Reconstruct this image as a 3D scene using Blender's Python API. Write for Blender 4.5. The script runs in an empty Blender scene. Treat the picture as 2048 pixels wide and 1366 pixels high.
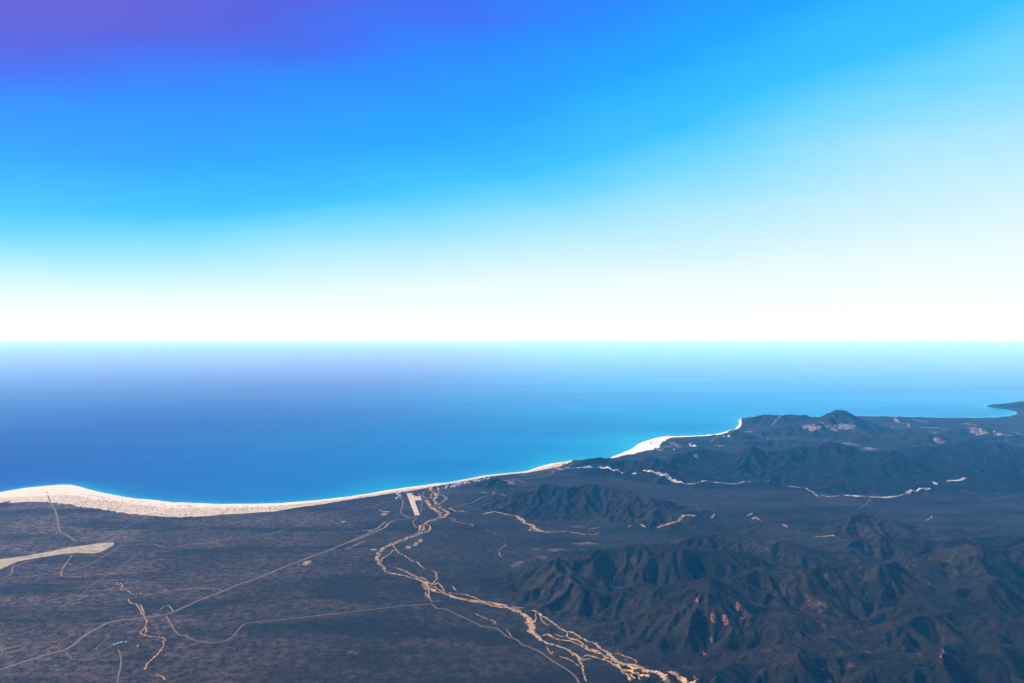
import bpy, math, random
import numpy as np

scene = bpy.context.scene
COL = scene.collection
rng = np.random.default_rng(7)
random.seed(7)

# ---------------------------------------------------------------- camera
cam_data = bpy.data.cameras.new('camera')
cam = bpy.data.objects.new('camera', cam_data)
COL.objects.link(cam)
cam.location = (0.0, 0.0, 1800.0)
cam.rotation_euler = (math.radians(90.0), 0.0, 0.0)
cam_data.lens = 28.0
cam_data.sensor_width = 36.0
cam_data.shift_y = -3.0 / 2048.0
cam_data.clip_start = 0.05
cam_data.clip_end = 6000000.0
scene.camera = cam

# ---------------------------------------------------------------- sky
SUN_AZ, SUN_EL = -80.0, 29.0          # degrees: azimuth from the view direction (+Y), clockwise
world = bpy.data.worlds.new('World')
scene.world = world
world.use_nodes = True
wn = world.node_tree
bg = wn.nodes['Background']
sky = wn.nodes.new('ShaderNodeTexSky')
sky.sky_type = 'NISHITA'
sky.sun_disc = False
sky.sun_elevation = math.radians(SUN_EL)
sky.sun_rotation = math.radians(SUN_AZ)
sky.altitude = 1800.0
sky.air_density = 1.0
sky.dust_density = 0.1
sky.ozone_density = 1.5
# the clear sky of the photograph: white haze low down, reaching higher to the right, deep blue above.
# The ramp runs over elevation, stretched along the azimuth; it goes on unchanged outside the frame.
tc = wn.nodes.new('ShaderNodeTexCoord')
sep = wn.nodes.new('ShaderNodeSeparateXYZ')
wn.links.new(tc.outputs['Generated'], sep.inputs[0])
def wmath(op, a, b=None):
    n = wn.nodes.new('ShaderNodeMath'); n.operation = op
    for k, v in enumerate((a, b)):
        if v is None: continue
        if isinstance(v, float): n.inputs[k].default_value = v
        else: wn.links.new(v, n.inputs[k])
    return n.outputs[0]
stretch = wmath('EXPONENT', wmath('MULTIPLY', sep.outputs[0], -0.86))
tt = wmath('MULTIPLY', wmath('MAXIMUM', sep.outputs[2], 0.0), stretch)
veil = wn.nodes.new('ShaderNodeTexNoise'); veil.inputs['Scale'].default_value = 2.2; veil.inputs['Detail'].default_value = 5.0
vm = wn.nodes.new('ShaderNodeMapping'); vm.inputs['Scale'].default_value = (1.0, 1.0, 3.5); vm.inputs['Rotation'].default_value = (0.0, 0.35, 0.0)
wn.links.new(tc.outputs['Generated'], vm.inputs['Vector']); wn.links.new(vm.outputs[0], veil.inputs['Vector'])
tt = wmath('MULTIPLY', tt, wmath('ADD', wmath('MULTIPLY', veil.outputs['Fac'], 0.5), 0.75))
SKY_RAMP = [(0.0, (.96, .985, 1.0)), (.03, (.92, .97, 1)), (.07, (.78, .92, 1)), (.11, (.54, .84, 1)), (.145, (.32, .755, 1)), (.175, (.15, .66, 1)),
            (.21, (.03, .53, 1)), (.28, (.0, .37, 1)), (.37, (.008, .24, 1)), (.42, (.035, .15, .90)), (.47, (.075, .10, .73)), (.545, (.115, .095, .66)), (.66, (.115, .08, .54)), (1.0, (.035, .06, .42))]
cr = wn.nodes.new('ShaderNodeValToRGB')
ce = cr.color_ramp.elements
while len(ce) < len(SKY_RAMP): ce.new(0.5)
for el_, (p_, c_) in zip(ce, SKY_RAMP):
    el_.position = p_; el_.color = (*c_, 1)
wn.links.new(tt, cr.inputs['Fac'])
gain = wn.nodes.new('ShaderNodeMix'); gain.data_type = 'RGBA'; gain.blend_type = 'MULTIPLY'; gain.inputs[0].default_value = 1.0
wn.links.new(cr.outputs[0], gain.inputs[6]); gain.inputs[7].default_value = (4.15, 4.15, 4.15, 1)
blend = wn.nodes.new('ShaderNodeMix'); blend.data_type = 'RGBA'; blend.inputs[0].default_value = 0.93
wn.links.new(sky.outputs[0], blend.inputs[6]); wn.links.new(gain.outputs[2], blend.inputs[7])
wn.links.new(blend.outputs[2], bg.inputs['Color'])
bg.inputs['Strength'].default_value = 0.12

# ---------------------------------------------------------------- sun
sun_data = bpy.data.lights.new('sun', 'SUN')
sun_data.energy = 5.0
sun_data.angle = math.radians(0.53)
sun_data.color = (1.0, 0.94, 0.86)
sun = bpy.data.objects.new('sun', sun_data)
COL.objects.link(sun)
sun.location = (0, 0, 6000)
sun.rotation_euler = (math.radians(90.0 - SUN_EL), 0.0, math.radians(180.0 - SUN_AZ))

# ---------------------------------------------------------------- exposure and sampling
vs = scene.view_settings
vs.view_transform = 'Standard'
vs.look = 'None'
vs.exposure = 1.05
vs.gamma = 1.0
vs.use_curve_mapping = False
scene.cycles.use_denoising = True
scene.cycles.use_adaptive_sampling = False
scene.cycles.max_bounces = 6
scene.cycles.volume_bounces = 2
scene.cycles.transparent_max_bounces = 16

# ---------------------------------------------------------------- ground plan, metres (x right, y ahead of the aircraft)
SHORE = [(-6418,7080),(-6335,7921),(-6240,8689),(-6043,9401),(-5944,9622),(-5799,9786),(-5663,9871),(-5518,9888),(-5388,9820),(-5064,9558),(-4863,9401),(-4595,9220),(-4281,9045),(-4004,8933),(-3733,8823),(-3435,8769),(-3200,8729),(-2876,8742),(-2664,8769),(-2507,8796),(-2258,8905),(-2060,9017),(-1863,9161),(-1665,9340),(-1464,9558),(-1358,9655),(-1134,9820),(-922,9991),(-785,10079),(-546,10352),(-359,10581),(-228,10659),(-27,10780),(178,10903),(322,11157),(436,11379),(629,11656),(767,11752),(908,11948),(1060,11972),(1255,12048),(1375,12099),(1513,12176),(1760,12688),(1990,13153),(2151,13654),(2359,14125),(2613,14555),(2854,14857),(3189,14896),(3543,15013),(3867,15171),(4167,15584),(4336,15842),(4530,16109),(4741,16671),(4975,17378),(5119,17921),(5319,18381),(5564,18619),(5992,18864),(6563,18803),(6895,18680),(7223,18680),(8005,18864),(8361,18864),(8894,18741),(9623,18559),(10223,18381),(10835,18440),(11218,18499),(11795,18864),(12272,19374),(12625,19912),(12794,20629),(12759,21084),(12838,21641),(13358,22142),(14629,22757),(18089,23503),(22140,23895)]
BEACH_IN = [(-5897,6506),(-5870,7340),(-5874,8179),(-5732,8918),(-5413,8946),(-5189,8946),(-4833,8808),(-4460,8622),(-4103,8444),(-3782,8322),(-3490,8250),(-3128,8250),(-2842,8322),(-2558,8419),(-2382,8545),(-2200,8675),(-2062,8781),(-1831,9002),(-1633,9160),(-1435,9370),(-1328,9448),(-1113,9638),(-909,9854),(-776,9974),(-539,10224),(-354,10448),(-27,10681),(176,10782),(316,10926),(460,11095),(608,11270),(690,11450),(898,11829)]
DUNE_IN = [(1509,12079),(1617,12207),(1758,12392),(1983,12583),(2229,12866),(2410,13192),(2567,13632),(2687,14032),(2857,14494),(2997,14643),(3142,14680),(3492,14794),(3790,14871),(4001,15066),(4262,15643)]
FAR_IN = [(4518,16028),(4696,16405),(4910,17039),(5086,17670),(5237,18175)]
ROADS = [('highway',20,[(-2950,4107),(-2809,4286),(-2780,4325),(-2740,4392),(-2684,4481),(-2637,4546),(-2584,4604),(-2578,4687),(-2587,4798),(-2585,4880),(-2572,4973),(-2556,5052),(-2504,5089),(-2438,5116),(-2342,5153),(-2265,5200),(-2224,5257),(-2195,5346),(-2150,5490),(-2072,5653),(-1998,5850),(-1927,5972),(-1815,6233),(-1719,6458),(-1612,6685),(-1553,6797),(-1441,7084),(-1351,7320),(-1248,7532),(-1204,7612),(-1198,7821),(-1162,7908),(-1071,7974),(-982,8064)]),('valley_track',10,[(-2251,5181),(-2169,5052),(-2086,4922),(-2017,4838),(-1980,4830),(-1933,4782),(-1854,4734),(-1759,4718),(-1706,4750),(-1689,4814),(-1695,4965),(-1685,5026),(-1630,5052),(-1543,5079),(-1455,5107),(-1337,5144),(-1188,5200),(-1065,5238),(-879,5306),(-752,5346),(-655,5376),(-562,5396),(-545,5396),(-524,5356),(-496,5306),(-446,5296),(-408,5248),(-338,5171),(-234,5044),(-185,4982),(-122,4965),(-90,4939),(-58,4871),(-27,4806),(12,4774),(33,4750),(62,4680),(105,4642),(161,4575),(187,4524),(239,4426),(301,4325),(336,4242),(350,4161),(368,4021)]),('beach_track',15,[(-5562,9547),(-5482,9390),(-5235,9005),(-4966,8598),(-4770,8323),(-4525,7930),(-4230,7453),(-4149,7376),(-3958,7173),(-3882,7084)]),('t1',8,[(-3698,8274),(-3684,7996),(-3700,7715),(-3705,7434),(-3725,7245),(-3733,7173),(-3820,7084)]),('t2',11,[(-3454,6912),(-3331,6946),(-3246,6997),(-3128,6980),(-3055,6912),(-2939,6895),(-2858,6963),(-2747,7014),(-2635,7066),(-2556,7155),(-2423,7227),(-2304,7282),(-2218,7376),(-2165,7512),(-2054,7715),(-2038,7842),(-2003,7996),(-1926,8203),(-1797,8323),(-1713,8421),(-1541,8496),(-1461,8650),(-1354,8838),(-1254,8921)]),('t3',8,[(-2376,8156),(-2501,8064),(-2608,7930),(-2795,7757),(-2958,7612),(-3045,7532),(-3145,7434),(-3281,7320),(-3415,7264),(-3422,7155),(-3405,6963),(-3385,6749),(-3379,6532),(-3359,6302)]),('t4',7,[(-3136,6733),(-3112,6532),(-3103,6386),(-3079,6100),(-3082,5923),(-3036,5597),(-3028,5336)]),('t5',9,[(-2285,4619),(-2227,4531),(-2173,4426),(-2129,4325),(-2101,4248),(-2046,4125)]),('t6',7,[(-2558,4567),(-2499,4503),(-2453,4460),(-2413,4474),(-2380,4546),(-2362,4582),(-2350,4627),(-2346,4695)]),('t7',6,[(-2362,4582),(-2398,4597),(-2423,4657),(-2427,4750),(-2443,4822),(-2484,4880)]),('loop',14,[(-1221,8921),(-1208,8811),(-1182,8598),(-1167,8371),(-1140,8215),(-1089,8110),(-1035,8041),(-972,8019),(-961,7974),(-977,7864),(-949,7715),(-907,7582)]),('fence',8,[(-1044,9421),(-983,8677),(-942,8203)]),('river_track',15,[(-682,8458),(-619,8547),(-505,8658),(-389,8784),(-299,8926),(-226,9019),(-193,9034)]),('bay_track',15,[(169,9947),(133,10069),(70,10177),(-3,10221),(6,10276),(71,10269),(201,10306),(326,10392),(448,10507),(518,10620),(552,10772),(544,10871),(587,10937),(655,10979),(740,11022),(795,11204),(841,11373),(919,11351)]),('village_road',10,[(-784,9516),(-733,9612),(-649,9756),(-562,9912),(-471,10002),(-375,10123)]),('v1',8,[(-705,9933),(-647,9820)]),('v2',8,[(-573,10105),(-541,9967)]),('v3',8,[(-434,10321),(-400,10105)]),('v4',9,[(-364,10534),(-282,10354)]),('v5',8,[(-633,10087),(-505,10177),(-375,10287)]),('head_track',9,[(949,11400),(1173,11604),(1452,11865)]),('far_wash',22,[(3430,13764),(3627,14302),(3841,14814)]),('far_track',28,[(5345,16597),(5675,16992),(5952,17301),(6239,17621)]),('cut_line',8,[(3612,8323),(4021,8921)]),('far_bend',50,[(8422,17676),(8384,17301),(8405,16992),(8272,16597),(8054,16220)]),('mud_track',12,[(-3870,5687),(-3823,5947),(-3829,6087),(-3909,6233),(-3949,6316),(-3900,6444),(-3839,6547)]),('t8',6,[(756,5850),(731,5709)])]
RIVERS = {'main':[(40,[(-1006,9710),(-970,9484),(-917,9360),(-873,9150),(-874,8921),(-841,8703),(-768,8496),(-688,8298)]),(26,[(-893,9677),(-878,9453),(-821,9209),(-749,9034),(-769,8811),(-815,8650),(-826,8547)]),(45,[(-958,8921),(-907,8703),(-843,8496),(-781,8347),(-718,8227)]),(20,[(-846,9360),(-755,8977),(-787,8703),(-794,8547),(-706,8396)]),(18,[(-931,9390),(-936,9150),(-885,8921),(-835,8811)]),(18,[(-1181,9360),(-1079,9238),(-1019,9120),(-947,8977)]),(34,[(-768,8496),(-704,8371),(-668,8250),(-680,8087),(-724,8007),(-769,7952),(-804,7908),(-830,7821)]),(22,[(-776,8298),(-725,8133),(-764,7908),(-819,7864),(-855,7736),(-881,7715),(-875,7572),(-854,7357)]),(18,[(-848,7674),(-844,7552),(-849,7434)]),(20,[(-842,7800),(-823,7715),(-786,7633),(-771,7532),(-786,7453),(-810,7415),(-857,7338),(-905,7245),(-952,7155),(-994,7066),(-1037,6997)]),(16,[(-859,7434),(-907,7301),(-959,7209),(-1016,7101),(-1061,7014),(-1080,6912)]),(26,[(-1030,7014),(-1064,6946),(-1094,6862),(-1113,6765),(-1121,6685),(-1117,6593),(-1095,6473),(-1051,6344),(-1010,6260),(-987,6166)]),(18,[(-1118,6670),(-1102,6547),(-1078,6429),(-1022,6288),(-986,6206),(-983,6139)]),(15,[(-971,6139),(-894,6087),(-833,6061),(-770,6010),(-707,5960),(-660,5874)]),(14,[(-943,6260),(-875,6219),(-805,6139),(-757,6061),(-699,5985),(-660,5910)]),(22,[(-697,5972),(-650,5886),(-614,5790),(-582,5721),(-530,5664),(-464,5597),(-397,5543),(-325,5500),(-254,5469),(-184,5427),(-115,5396),(-64,5366),(-30,5316),(20,5248)]),(12,[(-690,6035),(-650,5947),(-612,5874),(-571,5826),(-546,5874),(-517,5802),(-491,5709),(-468,5608)]),(10,[(-591,5814),(-576,5886),(-566,5972),(-572,6074)]),(12,[(-649,5874),(-648,5802),(-619,5732),(-591,5675),(-587,5597),(-568,5522)]),(10,[(-659,5898),(-637,5802),(-633,5732)]),(8,[(-608,5664),(-608,5597),(-580,5532),(-539,5437)]),(10,[(-605,5802),(-549,5755),(-501,5664),(-471,5597)]),(9,[(-436,5790),(-414,5732),(-395,5675)]),(12,[(-457,5642),(-384,5608),(-312,5576),(-263,5522),(-219,5458)]),(11,[(-377,5511),(-287,5448),(-200,5407),(-131,5356),(-80,5326),(-20,5306)]),(9,[(-148,5356),(-80,5336),(-20,5326),(33,5277)]),(7,[(-286,5417),(-235,5427),(-166,5396)]),(10,[(-1045,6963),(-1003,6829),(-955,6701),(-913,6639),(-859,6547),(-821,6473),(-793,6444),(-755,6401),(-741,6344),(-698,6247),(-678,6206)]),(7,[(-630,6192),(-604,6166),(-579,6113),(-581,6010)]),(9,[(-968,6733),(-1007,6797),(-1018,6701),(-1041,6578),(-1060,6517),(-1055,6415)]),(26,[(-13,5296),(36,5228),(68,5171),(99,5107)]),(40,[(84,5134),(108,5079),(129,5008),(133,4939)]),(34,[(134,4956),(123,4896),(140,4838),(162,4790),(190,4734)]),(15,[(185,4742),(224,4695),(266,4664),(308,4627),(346,4560),(379,4503),(381,4467)]),(9,[(344,4560),(346,4517),(359,4538)]),(12,[(375,4496),(382,4405),(385,4352)]),(8,[(384,4365),(384,4273),(388,4173)]),(14,[(3,5316),(69,5257),(118,5228),(159,5181),(212,5125),(251,5052),(292,4956),(334,4880)]),(10,[(-7,5336),(37,5316),(87,5316)]),(8,[(153,5181),(153,5089),(133,5026)]),(8,[(181,5153),(191,5061),(214,5008),(232,4991)]),(13,[(334,4888),(378,4855),(408,4782),(448,4726),(488,4680),(518,4612),(549,4553),(575,4488)]),(8,[(341,4888),(332,4806),(353,4766),(381,4742),(416,4703)]),(9,[(178,4814),(216,4847),(242,4814),(264,4782)]),(14,[(219,4847),(253,4790),(301,4750),(345,4734),(385,4687),(412,4657),(450,4597),(489,4553),(526,4503),(563,4460)]),(12,[(348,4782),(382,4750),(416,4695),(439,4634),(478,4589),(516,4546)]),(10,[(256,4855),(285,4822),(320,4806)]),(12,[(383,4453),(408,4510),(437,4524),(468,4496),(504,4481),(532,4440),(555,4399),(586,4319),(606,4235),(620,4149)]),(9,[(380,4453),(423,4467),(454,4488)]),(30,[(561,4517),(581,4453),(608,4385),(647,4332),(687,4273),(729,4210),(779,4125),(820,4009)]),(22,[(546,4553),(568,4503),(594,4419),(634,4372),(682,4325),(727,4273),(778,4217),(824,4155),(863,4090),(917,3993)]),(18,[(562,4392),(598,4312),(637,4261),(688,4198),(715,4125)]),(14,[(582,4293),(629,4210),(665,4137)]),(7,[(258,4524),(285,4496),(325,4460),(354,4405),(373,4372)]),(6,[(588,4546),(638,4496),(681,4447),(690,4412),(676,4378)]),(6,[(699,4352),(746,4306),(776,4248)]),(6,[(199,4664),(213,4575),(225,4546),(236,4589)]),(6,[(-124,5061),(-107,5017)]),(5,[(-37,4930),(6,4782)]),(6,[(-242,5209),(-174,5125),(-115,5070),(-101,5008)])],'middle':[(22,[(-686,8471),(-627,8396),(-583,8298),(-521,8298)]),(16,[(-574,8396),(-517,8323),(-456,8250)]),(30,[(-304,8203),(-202,8250),(-98,8227),(-20,8156),(56,8064),(95,7930)]),(44,[(70,8019),(104,7908),(146,7778),(193,7694),(210,7592),(249,7493),(299,7453)]),(18,[(202,7674),(175,7552),(165,7493),(225,7473),(290,7453),(355,7434),(449,7453),(520,7463)]),(22,[(534,7463),(586,7415),(651,7357),(682,7338)]),(16,[(700,7338),(767,7357),(818,7405)]),(16,[(-194,8347),(-100,8359)]),(14,[(-298,8191),(-262,8191)]),(18,[(1109,7612),(1145,7664),(1220,7653),(1249,7592),(1269,7542)]),(24,[(1372,7562),(1462,7612),(1536,7623),(1601,7705),(1665,7778),(1741,7789),(1910,7842)]),(26,[(1514,7633),(1576,7653),(1632,7736)]),(20,[(1985,7886),(2029,8041),(2071,8145),(2135,8156)]),(14,[(2367,8041),(2423,8110),(2487,8203)]),(22,[(2389,7897),(2445,7996),(2452,7908),(2458,7832)]),(18,[(2626,7747),(2630,7674),(2625,7602)]),(16,[(2750,7264),(2824,7245),(2938,7245),(2961,7191)]),(14,[(4073,7875),(4151,7930),(4246,8053)]),(22,[(3331,7066),(3406,7084)]),(9,[(-651,8041),(-599,8019),(-601,7908),(-537,7842),(-459,7778),(-393,7736),(-380,7653),(-404,7653)]),(9,[(-612,7996),(-571,7974),(-574,7886)]),(8,[(-251,7532),(-225,7473)]),(6,[(-163,7415),(-152,7320)]),(7,[(-48,6997),(-86,6879),(-123,6781)]),(7,[(-102,6749),(-109,6654),(-82,6562)]),(16,[(557,7653),(652,7633),(701,7653)]),(12,[(714,7532),(841,7612)])],'north':[(28.0,[(524,11283),(589,11173),(664,11022),(764,10958),(865,10937),(997,10875),(1127,10813),(1253,10732),(1377,10652),(1497,10553)]),(21.0,[(574,11283),(708,11173),(875,11065),(1097,10854)]),(28.0,[(1572,10476),(1701,10381),(1789,10324),(1869,10232),(1941,10105),(2008,9964),(2078,9854),(2192,9810),(2311,9793)]),(18.2,[(1856,10269),(1951,10159),(2036,9947)]),(18.2,[(2319,9827),(2443,9827),(2584,9776),(2742,9793),(2890,9878),(2988,9895),(3045,9878)]),(11.2,[(3118,9817),(3239,9810)]),(21.0,[(3377,9710),(3464,9579),(3494,9547)]),(22.4,[(3512,9547),(3537,9453),(3549,9329)]),(14.0,[(3520,9299),(3503,9179),(3493,9091)]),(23.799999999999997,[(3549,9179),(3635,9106),(3762,9135)]),(28.0,[(3796,9135),(3870,9120),(3959,9062),(4054,9019),(4189,9005),(4344,9034),(4471,9120),(4572,9209)]),(32.199999999999996,[(4032,9034),(4189,9005),(4344,9034),(4503,9150),(4624,9253)]),(23.799999999999997,[(4555,9209),(4676,9299),(4816,9344),(4940,9390)]),(35.0,[(5100,9660),(5142,9693),(5081,9579),(5066,9484)]),(32.199999999999996,[(5308,9720),(5397,9760),(5486,9776),(5561,9844),(5633,9861)])],'left':[(10,[(-2946,5874),(-2891,5874),(-2829,5779),(-2810,5709),(-2745,5687),(-2683,5630),(-2617,5642)]),(5,[(-2683,5630),(-2549,5608),(-2468,5664),(-2380,5709),(-2250,5744),(-2137,5732),(-2104,5721),(-2067,5687)]),(10,[(-2653,5511),(-2608,5437),(-2552,5407),(-2499,5336),(-2444,5248),(-2381,5153),(-2328,5079)]),(7,[(-2525,5407),(-2474,5326),(-2416,5228),(-2370,5144)]),(9,[(-2336,5098),(-2296,4982),(-2283,4922),(-2272,4871),(-2235,4838),(-2188,4814),(-2143,4814)]),(7,[(-2283,4922),(-2280,4956),(-2251,4905),(-2245,4871)]),(12,[(-2143,4814),(-2105,4798),(-2076,4766),(-2068,4726)]),(8,[(-2079,4758),(-2048,4680),(-2029,4604),(-2021,4510),(-2020,4426),(-2015,4378)]),(9,[(-2020,4426),(-2015,4378),(-1998,4325)]),(7,[(-1913,4267),(-1861,4242),(-1826,4198)]),(5,[(-2227,5248),(-2325,5376),(-2339,5277)]),(5,[(-2205,4695),(-2179,4634)]),(6,[(-3681,6685),(-3584,6415),(-3517,6233),(-3439,6074),(-3387,6035),(-3266,6022),(-3165,6010)]),(5,[(-3465,6139),(-3485,6087),(-3504,6074)])],'verge':[(16,[(-1428,6813),(-1390,6879),(-1354,6980),(-1323,7049),(-1297,7101)]),(14,[(-1349,7434),(-1296,7532),(-1262,7674),(-1253,7800),(-1224,7864)]),(10,[(-1434,7049),(-1308,7338),(-1228,7552),(-1216,7778)]),(10,[(-1399,7453),(-1359,7493),(-1305,7453)])],'gully':[(9,[(2276,4210),(2236,4146),(2200,4090),(2172,4024),(2160,3959)]),(6,[(2249,4165),(2236,4109)]),(8,[(1048,4054),(1019,4018),(994,3988),(981,3936)]),(7,[(932,4090),(940,4024),(961,3965)]),(7,[(2744,4345),(2673,4310),(2611,4270),(2591,4217)])]}
RUNWAY = [(-1233,9308),(-1170,9308),(-942,8138),(-991,8124)]
APRON = [(-1142,9114),(-1044,9114),(-1012,8907),(-1096,8871)]
TAXI = [(-1170,9223),(-1131,9194),(-1116,9114),(-1147,9114)]
MUD = [(-4393,5910),(-4180,6503),(-4063,6578),(-3962,6685),(-3890,6781),(-3839,6879),(-3758,6929),(-3663,6997),(-3580,7049),(-3531,7049),(-3483,6980),(-3477,6846),(-3474,6717),(-3521,6685),(-3677,6701),(-3776,6654),(-3857,6578),(-3935,6503),(-3992,6429),(-3991,6302),(-3998,6219),(-4047,5947),(-4080,5490)]
CLEAR = [('field',(-1382,8371),21,32),('field',(-1317,8291),42,36),('field',(-1312,8180),31,56),('field',(-1182,6797),26,24),('field',(-1659,7842),15,43),('field',(-1647,6401),36,57),('sand',(-821,7110),27,62),('sand',(-841,6980),22,68),('sand',(-896,6862),22,50),('pink',(375,6781),80,56),('pink',(665,7014),97,52),('pink',(638,7643),53,41),('pink',(64,6401),44,43),('pink',(28,6316),35,35),('pink',(247,6562),41,46),('pink',(205,6813),39,32),('pink',(428,6749),46,32),('pink',(517,9360),12,30),('pale',(-345,9314),64,61),('pale',(-123,8907),50,56),('pale',(6,9547),24,70),('pale',(-25,9912),56,103),('pale',(-213,9179),14,118),('pale',(-89,10123),127,58),('pale',(139,10534),59,39),('far',(5779,13639),112,182),('far',(5894,13095),99,180),('far',(6099,15348),115,372),('far',(6407,15348),135,298),('far',(5742,15144),114,322),('far',(5607,15348),68,124),('far',(8430,16083),182,163),('far',(8645,15685),128,310),('far',(9702,16891),85,260),('far',(8684,15184),85,178),('far',(8672,14791),121,260),('far',(8842,14417),64,174),('far',(8888,14273),36,114),('far',(7864,16312),82,186),('far',(8160,15348),68,165),('far',(8894,17513),154,280),('far',(8624,17567),77,260),('far',(9671,15104),38,200),('far',(6101,12976),81,71),('far',(6196,12801),40,58),('far',(7279,13594),77,130),('far',(6740,12631),63,56),('far',(7136,12576),79,44),('far',(4666,14132),142,105),('far',(4984,14202),35,106),('far',(3941,14565),73,112),('far',(3516,13465),85,89),('far',(3926,13277),83,74),('far',(4611,15431),97,134),('far',(6196,18010),68,228),('far',(6142,18781),59,247),('far',(2783,13724),69,231),('far',(2810,13402),50,126),('far',(2387,12976),73,188),('far',(2604,13340),67,137),('far',(2627,11373),43,68),('red',(1381,4782),15,32),('red',(1268,4718),15,39),('red',(1196,4750),12,32),('red',(1157,4619),9,22),('red',(1090,4510),8,28),('red',(1385,4871),19,24),('red',(1139,4905),9,25)]
RIDGES = [(650,[(4998,17197,80),(5192,17197,125),(5462,17197,199),(5678,17197,171),(6002,17197,211),(6181,17094,215),(6379,16992,158)]),(800,[(6277,16501,164),(6396,16406,250),(6516,16220,349),(6801,16220,344),(6905,16128,278),(6979,15859,189)]),(600,[(6516,16220,322),(6164,15685,208),(5749,14868,138)]),(600,[(6763,16128,331),(6632,15514,226),(6429,14715,156)]),(350,[(8418,17621,70),(8531,17513,162),(8643,17406,104)]),(300,[(4125,14868,79),(4178,14791,166),(4215,14565,96)]),(300,[(828,11373,60),(1011,11419,83),(1199,11511,114),(1306,11557,126),(1425,11699,54)]),(820,[(2867,10979,145),(3167,11065,234),(3376,11065,308),(3619,11065,286),(3877,11108,279),(4205,11239,320),(4452,11328,322),(4616,11419,348),(4717,11419,333),(4732,11151,295),(4863,10896,281),(5064,10813,294),(5047,10495,236),(5058,10123,134),(5061,9644,77)]),(700,[(4616,11419,302),(4233,10772,214),(3851,10123,147)]),(700,[(5064,10813,279),(4648,10269,156),(4276,9579,82)]),(600,[(3376,11065,278),(3093,10573,140),(2834,10123,80)]),(500,[(4001,11065,242),(3623,10381,172),(3222,9947,79)]),(500,[(4695,11065,278),(4293,10269,190),(3919,9516,95)]),(450,[(5047,10495,188),(4795,9844,98),(4783,9453,63)]),(600,[(1131,10854,93),(1540,10854,194),(1731,10772,164),(1912,10652,240),(2009,10457,187),(2214,10195,108),(2356,9981,73)]),(450,[(1912,10652,212),(1733,10381,103)]),(400,[(2009,10457,159),(2040,10123,80)]),(500,[(2221,11195,148),(2823,11652,247),(3054,11419,189)]),(720,[(-22,8921,89),(198,8784,174),(391,8784,227),(576,8650,218),(757,8547,226),(917,8547,243),(1092,8446,212),(1263,8347,216),(1362,8156,162),(1523,7930,116),(1816,7800,52)]),(400,[(391,8784,204),(300,8521,85),(190,8396,44)]),(400,[(757,8547,204),(604,8298,104),(489,8110,54)]),(330,[(1145,8446,190),(1026,8133,102),(1053,7952,58)]),(330,[(1362,8156,151),(1440,8019,96),(1593,7908,37)]),(330,[(944,8547,192),(806,8227,103),(685,8019,58)]),(260,[(-334,9844,52),(-222,9810,97),(-146,9677,70)]),(900,[(5453,11195,148),(6299,12147,185),(6466,11894,158),(6909,12147,201)]),(900,[(5798,10195,169),(6397,10772,250),(6616,10854,287),(6870,10772,285),(7554,10979,363)]),(700,[(7551,13277,149),(7495,12687,151),(7773,12687,168)]),(600,[(6953,14273,170),(7315,14639,194),(7220,13925,184)]),(600,[(8498,15025,149),(8781,15025,179),(8877,14639,126),(8835,14273,95)]),(500,[(4966,15184,101),(5549,15348,163),(5935,15348,183)]),(350,[(4062,13594,90),(4659,13594,126),(4953,13465,89)]),(350,[(5967,14273,76),(6102,14273,113),(6070,13993,74)]),(380,[(3030,7473,84),(3227,7473,168),(3417,7395,152),(3593,7282,116)]),(350,[(3090,7282,58),(3529,7245,86),(3964,7209,86)]),(480,[(1413,6701,78),(1604,6797,135),(1783,6829,140),(1897,6701,126),(1988,6517,123),(2154,6401,121),(2342,6344,120),(2361,6206,90)]),(420,[(2766,6517,66),(3072,6578,124),(3132,6429,112),(3195,6316,78)]),(450,[(3283,6488,71),(3486,6488,132),(3829,6517,161),(4209,6547,171),(4505,6547,180)]),(520,[(22,5802,50),(279,5850,119),(510,5972,156),(709,6074,185),(942,6100,199),(1172,6100,203),(1434,6074,203),(1700,6074,185)]),(420,[(279,5850,110),(229,5532,64)]),(400,[(709,6074,167),(605,5802,93),(464,5437,59)]),(380,[(1172,6100,190),(1151,5802,93)]),(420,[(256,5366,62),(365,5490,111),(430,5437,99)]),(560,[(864,5171,64),(1033,5209,125),(1291,5326,178),(1491,5326,162),(1619,5306,169),(1772,5267,168),(1978,5286,192),(2264,5336,205),(2532,5407,235),(2566,5267,218),(2577,5061,198),(2578,4855,187),(2607,4634,128),(2628,4546,92)]),(420,[(1619,5306,162),(1651,5098,129),(1693,4939,100)]),(400,[(1291,5326,162),(1258,5061,125),(1253,4798,87)]),(400,[(2532,5407,220),(2312,5144,149),(2125,5008,127)]),(380,[(1978,5286,176),(2003,5098,148),(2041,4956,111)]),(480,[(780,4855,70),(973,4905,128),(1178,4991,177),(1272,4991,170),(1373,4905,114)]),(420,[(1491,4695,89),(1690,4758,138),(1822,4711,130),(1908,4634,114)]),(480,[(1893,4460,97),(2150,4531,148),(2314,4546,152),(2320,4474,130),(2324,4325,94),(2322,4223,80)]),(420,[(1354,4531,66),(1539,4575,106),(1665,4604,147),(1736,4488,117)]),(620,[(2889,5709,124),(3217,5850,170),(3524,5997,209),(3904,6074,238),(4292,6126,293)]),(480,[(3524,5997,191),(3292,5543,141),(3136,5171,120)]),(520,[(2697,4905,114),(3059,5098,185),(3339,5134,208)]),(480,[(2525,4392,96),(2707,4419,131),(2948,4447,168)]),(420,[(797,4149,84),(919,4113,92),(1050,4021,111)]),(480,[(1129,4223,95),(1368,4223,104),(1496,4137,120),(1714,4161,124),(1890,4090,128)]),(480,[(2079,4009,137),(2331,4009,166),(2615,4021,190)]),(700,[(12852,21303,78),(13420,21464,99),(13902,21626,129),(14879,21626,172)])]
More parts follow.
